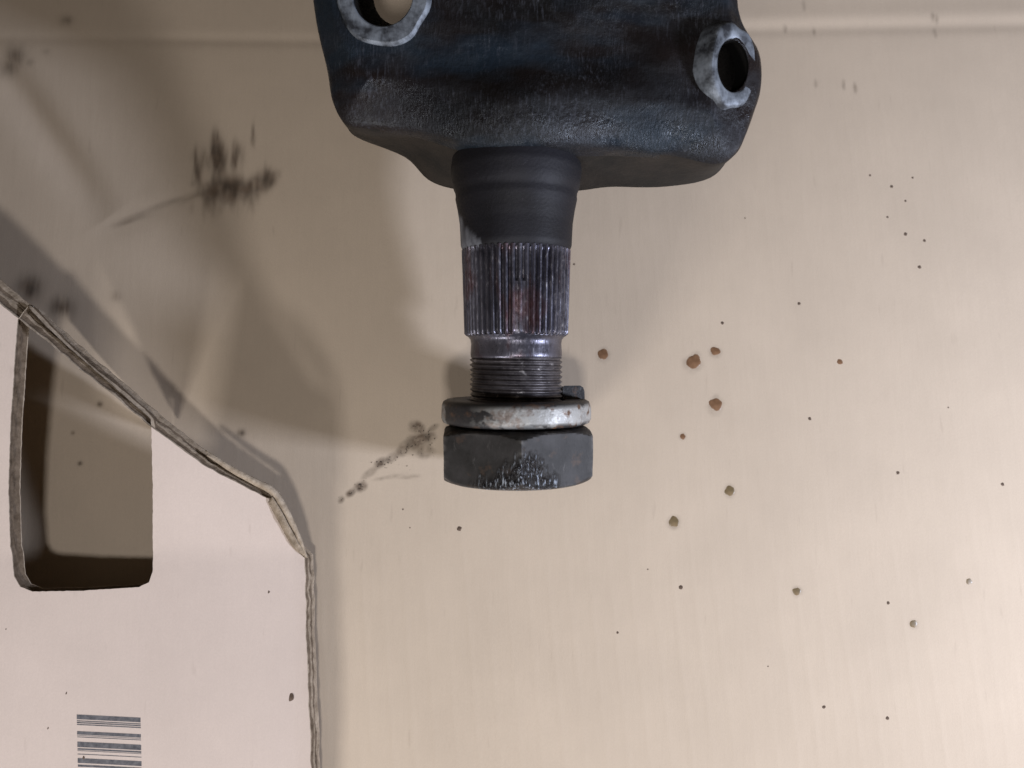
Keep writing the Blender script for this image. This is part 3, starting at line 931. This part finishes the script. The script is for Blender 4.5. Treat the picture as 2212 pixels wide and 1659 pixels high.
# ------------------------------------------------------------------ hexagon nut
AF2 = 22.0
RC = AF2 / math.cos(R(30))
NUT = 18.2
bm = bmesh.new()
nA = 180
rows = 46
prev = None
wetl = bm.verts.layers.float.new('wet')
edgl = bm.verts.layers.float.new('corner')
def hexr(a):
    k = (a % R(60)) - R(30)                           # corner on top
    # slightly rounded corners
    return min(AF2 / math.cos(k), RC - 0.08)
loops = []
for j in range(rows + 1):
    s = 1.7 + (NUT - 1.7) * j / rows
    ring = []
    for i in range(nA):
        a = 2 * math.pi * i / nA
        e0, e1 = s - 1.7, NUT - s
        cone0 = 22.0 + e0 * 1.25                      # chamfer cones that cut the corners at both ends
        cone1 = 21.6 + e1 * 1.9
        rr = min(hexr(a), cone0, cone1)
        edge = min(e0, e1)
        rr -= 0.9 * max(0, 1 - edge / 0.9) ** 2
        rr += 0.12 * mnoise.noise(Vector((math.sin(a) * 4, s * 0.25, math.cos(a) * 4)))
        x, z = math.sin(a) * rr, math.cos(a) * rr
        v = bm.verts.new((x * MM, s * MM, z * MM))
        # oil that has crept over the middle of the two upper flats, pointed towards the washer
        d = math.degrees((a + math.pi) % (2 * math.pi) - math.pi)
        w = 0.0
        if abs(d) < 75:
            top = 13.6 - abs(x + 0.2 - 2.6) * (1.05 if x > 2.4 else 0.66) + 3.0 * mnoise.noise(Vector((x * 0.8, s * 0.25, 0)))
            w = min(1, max(0, (top + 1.0 - s) / 4.0)) * min(1, max(0, (x + 17) / 6)) * min(1, max(0, (15.5 - x) / 4))
        v[wetl] = w
        kk = abs(math.degrees((a + R(30)) % R(60) - R(30)))
        v[edgl] = max(math.exp(-(kk / 1.6) ** 2), 0.8 * math.exp(-(min(e0, e1) / 0.7) ** 2)) * (1 - 0.8 * w)
        ring.append(v)
    loops.append(ring)
for j in range(rows):
    for i in range(nA):
        f = bm.faces.new((loops[j][i], loops[j][(i + 1) % nA], loops[j + 1][(i + 1) % nA], loops[j + 1][i]))
        f.smooth = True
for ring, s in ((loops[0], 1.7), (loops[-1], NUT)):
    inn = [bm.verts.new((math.sin(2 * math.pi * i / nA) * 14.4 * MM, (s + (0.15 if s else -0.15) * 0) * MM, math.cos(2 * math.pi * i / nA) * 14.4 * MM)) for i in range(nA)]
    mid = [bm.verts.new((math.sin(2 * math.pi * i / nA) * 13.4 * MM, (s + (1.0 if s < 5 else -1.0)) * MM, math.cos(2 * math.pi * i / nA) * 13.4 * MM)) for i in range(nA)]
    for i in range(nA):
        k = (i + 1) % nA
        bm.faces.new((ring[i], inn[i], inn[k], ring[k]))
        bm.faces.new((inn[i], mid[i], mid[k], inn[k]))
bmesh.ops.recalc_face_normals(bm, faces=bm.faces)
for e in bm.edges:
    if len(e.link_faces) == 2 and e.calc_face_angle(0) > R(30):
        e.smooth = False
me = bpy.data.meshes.new('hexagon_nut')
bm.to_mesh(me)
bm.free()
me.materials.append(M_nut)
nut = bpy.data.objects.new('hexagon_nut', me)
col.objects.link(nut)
seat(nut)
nut.rotation_euler = (Matrix.Rotation(TILT, 3, 'X') @ Matrix.Rotation(R(3), 3, 'Y')).to_euler()
tag(nut, 'dark grey hexagon nut with a wet oil patch on the end of the shaft', 'nut')

# ------------------------------------------------------------------ oil drops and specks on the board
def drop(name, x, y, r, mat, seed, hgt=0.07, z=None, n=18):
    v, f = [], []
    prof = [(1.0, 0.0), (0.93, 0.45), (0.78, 0.75), (0.5, 0.95), (0.2, 1.0)]
    z0 = (floor_z(x, y) if z is None else z) - 0.02
    for (k, h) in prof:
        for i in range(n):
            a = 2 * math.pi * i / n
            w = 1 + 0.30 * mnoise.noise(Vector((math.cos(a) * 1.1, math.sin(a) * 1.1, seed))) + 0.08 * mnoise.noise(Vector((math.cos(a) * 3, math.sin(a) * 3, seed + 5)))
            v.append((math.cos(a) * r * k * w, math.sin(a) * r * k * w, h * hgt * r))
    for j in range(len(prof) - 1):
        for i in range(n):
            a, b = j * n + i, j * n + (i + 1) % n
            f.append((a, b, b + n, a + n))
    f.append(tuple(range((len(prof) - 1) * n, len(prof) * n)))
    o = mesh_obj(name, v, f, mat)
    o.location = Vector((x, y, z0)) * MM
    return o

big = [
 ('brown oil drop nearest the splined shaft, beside the washer', M_oil),
 ('largest round brown oil drop, lower left of a close pair', M_oil),
 ('smaller oval oil drop, upper right of the close pair', M_oil),
 ('round brown oil drop below the close pair', M_oil),
 ('olive oil drop low beside the nut, upper one of two', M_oil2),
 ('olive oil drop with a light glint, lower one of two beside the nut', M_oil2),
 ('small brown oil drop level with the spring washer', M_oil),
 ('small brown oil drop out on the clear board level with the spline end', M_oil),
 ('brown oil drop alone on the lower board below the olive pair', M_oil2),
 ('round amber oil drop, lowest of the row along the lower board', M_oil2),
 ('small brown oil drop close to the lower right corner of the board', M_oil2),
]
bigp = [(32.33, 47.23, 11.00), (64.40, 44.57, 15.00), (72.25, 48.40, 10.00), (71.53, 29.40, 13.50), (75.34, -0.69, 10.00), (55.67, -11.24, 10.50), (59.62, 18.02, 6.00), (116.19, 44.57, 6.00), (96.73, -34.58, 7.80), (135.65, -45.35, 7.50), (155.59, -31.22, 6.00)]
for k, ((lab, m), (x, y, r)) in enumerate(zip(big, bigp)):
    tag(drop('oil_drop', x, y, r * 0.172, m, k * 3.7), lab, 'oil drop', 'oil drops on the board')
specks = [(104.41, 24.34, 4.00), (102.90, 65.74, 4.00), (75.12, 58.63, 4.00), (134.01, 5.50, 4.00), (169.92, 1.53, 4.20), (127.55, -38.39, 4.00), (57.36, -33.20, 5.00), (35.54, -48.06, 3.00), (103.81, -71.94, 4.00), (124.64, -75.45, 4.20), (-18.11, -13.59, 5.50), (147.02, 79.26, 4.50), (142.92, 91.57, 4.50), (149.61, 89.13, 4.00), (139.17, 109.72, 4.00), (136.82, 98.05, 3.00), (131.49, 113.99, 3.00), (147.05, 113.10, 3.00), (143.85, 104.22, 3.00), (84.91, 97.70, 2.00), (46.35, -27.22, 2.00), (153.36, 28.26, 2.00), (85.82, -58.97, 2.00), (22.37, 80.29, 3.00), (-37.62, -7.00, 2.20), (-35.11, -13.27, 2.00)]
for k, (x, y, r) in enumerate(specks):
    tag(drop('oil_speck', x, y, r * 0.15, M_speck, 50 + k * 2.3, 0.12, n=12), 'tiny dark speck on the open cardboard sheet', 'speck', 'tiny specks on the sheet')
fl = [(-70.92, -65.98, 9.50), (-78.80, -33.05, 4.00), (-136.44, -61.83, 3.20), (-141.04, -71.96, 3.00), (-130.93, -81.17, 4.50), (-153.74, -42.16, 2.40)]
for k, (x, y, r) in enumerate(fl):
    o = drop('oil_speck', x, y, r * 0.135, M_speck, 90 + k * 2.3, 0.05, z=flap_h(x, y), n=12)
    if k == 0:
        tag(o, 'round grey-brown stain spot on the flap near its long edge', 'stain')
    else:
        tag(o, 'tiny dark speck on the pink-beige flap', 'speck', 'tiny specks on the flap')

# loose grime crumbs along the smear beside the nut: far too many and too small to count
random.seed(12)
cv, cf = [], []
for (p, n, sp) in zip([(-32.86, 21.42), (-31.37, 19.31), (-30.04, 16.89), (-34.04, 14.96), (-38.34, 12.38), (-45.66, 8.86), (-44.71, 9.50), (-52.51, 0.89), (-55.81, -1.33), (-58.93, -3.54), (-28.36, 12.87), (-35.58, 11.26), (-27.19, 21.42), (-42.00, 10.46)], (14, 12, 8, 12, 9, 10, 6, 14, 6, 3, 5, 4, 3, 5), (2.2, 2.6, 2.6, 4, 3.2, 1.8, 2.5, 1.9, 1.5, 1.0, 3.5, 5, 1.5, 3)):
    for _ in range(n):
        x, y = p[0] + random.gauss(0, sp * 0.55), p[1] + random.gauss(0, sp * 0.5)
        r = random.uniform(0.08, 0.24) * random.choice((1, 1, 0.6))
        z = floor_z(x, y)
        k = len(cv)
        m = 6
        for lev, hh in ((1.0, -0.02), (0.8, r * 0.6)):
            for i in range(m):
                a = 2 * math.pi * i / m + lev
                q = r * lev * random.uniform(0.6, 1.3)
                cv.append((x + math.cos(a) * q, y + math.sin(a) * q, z + hh))
        cv.append((x, y, z + r * 0.9))
        for i in range(m):
            j = (i + 1) % m
            cf.append((k + i, k + j, k + m + j, k + m + i))
            cf.append((k + m + i, k + m + j, k + 2 * m))
crumbs = mesh_obj('dirt_crumbs', cv, cf, M_crumb, smooth=False)
tag(crumbs, 'trail of black grime crumbs on the cardboard beside the nut', 'dirt', kind='stuff')
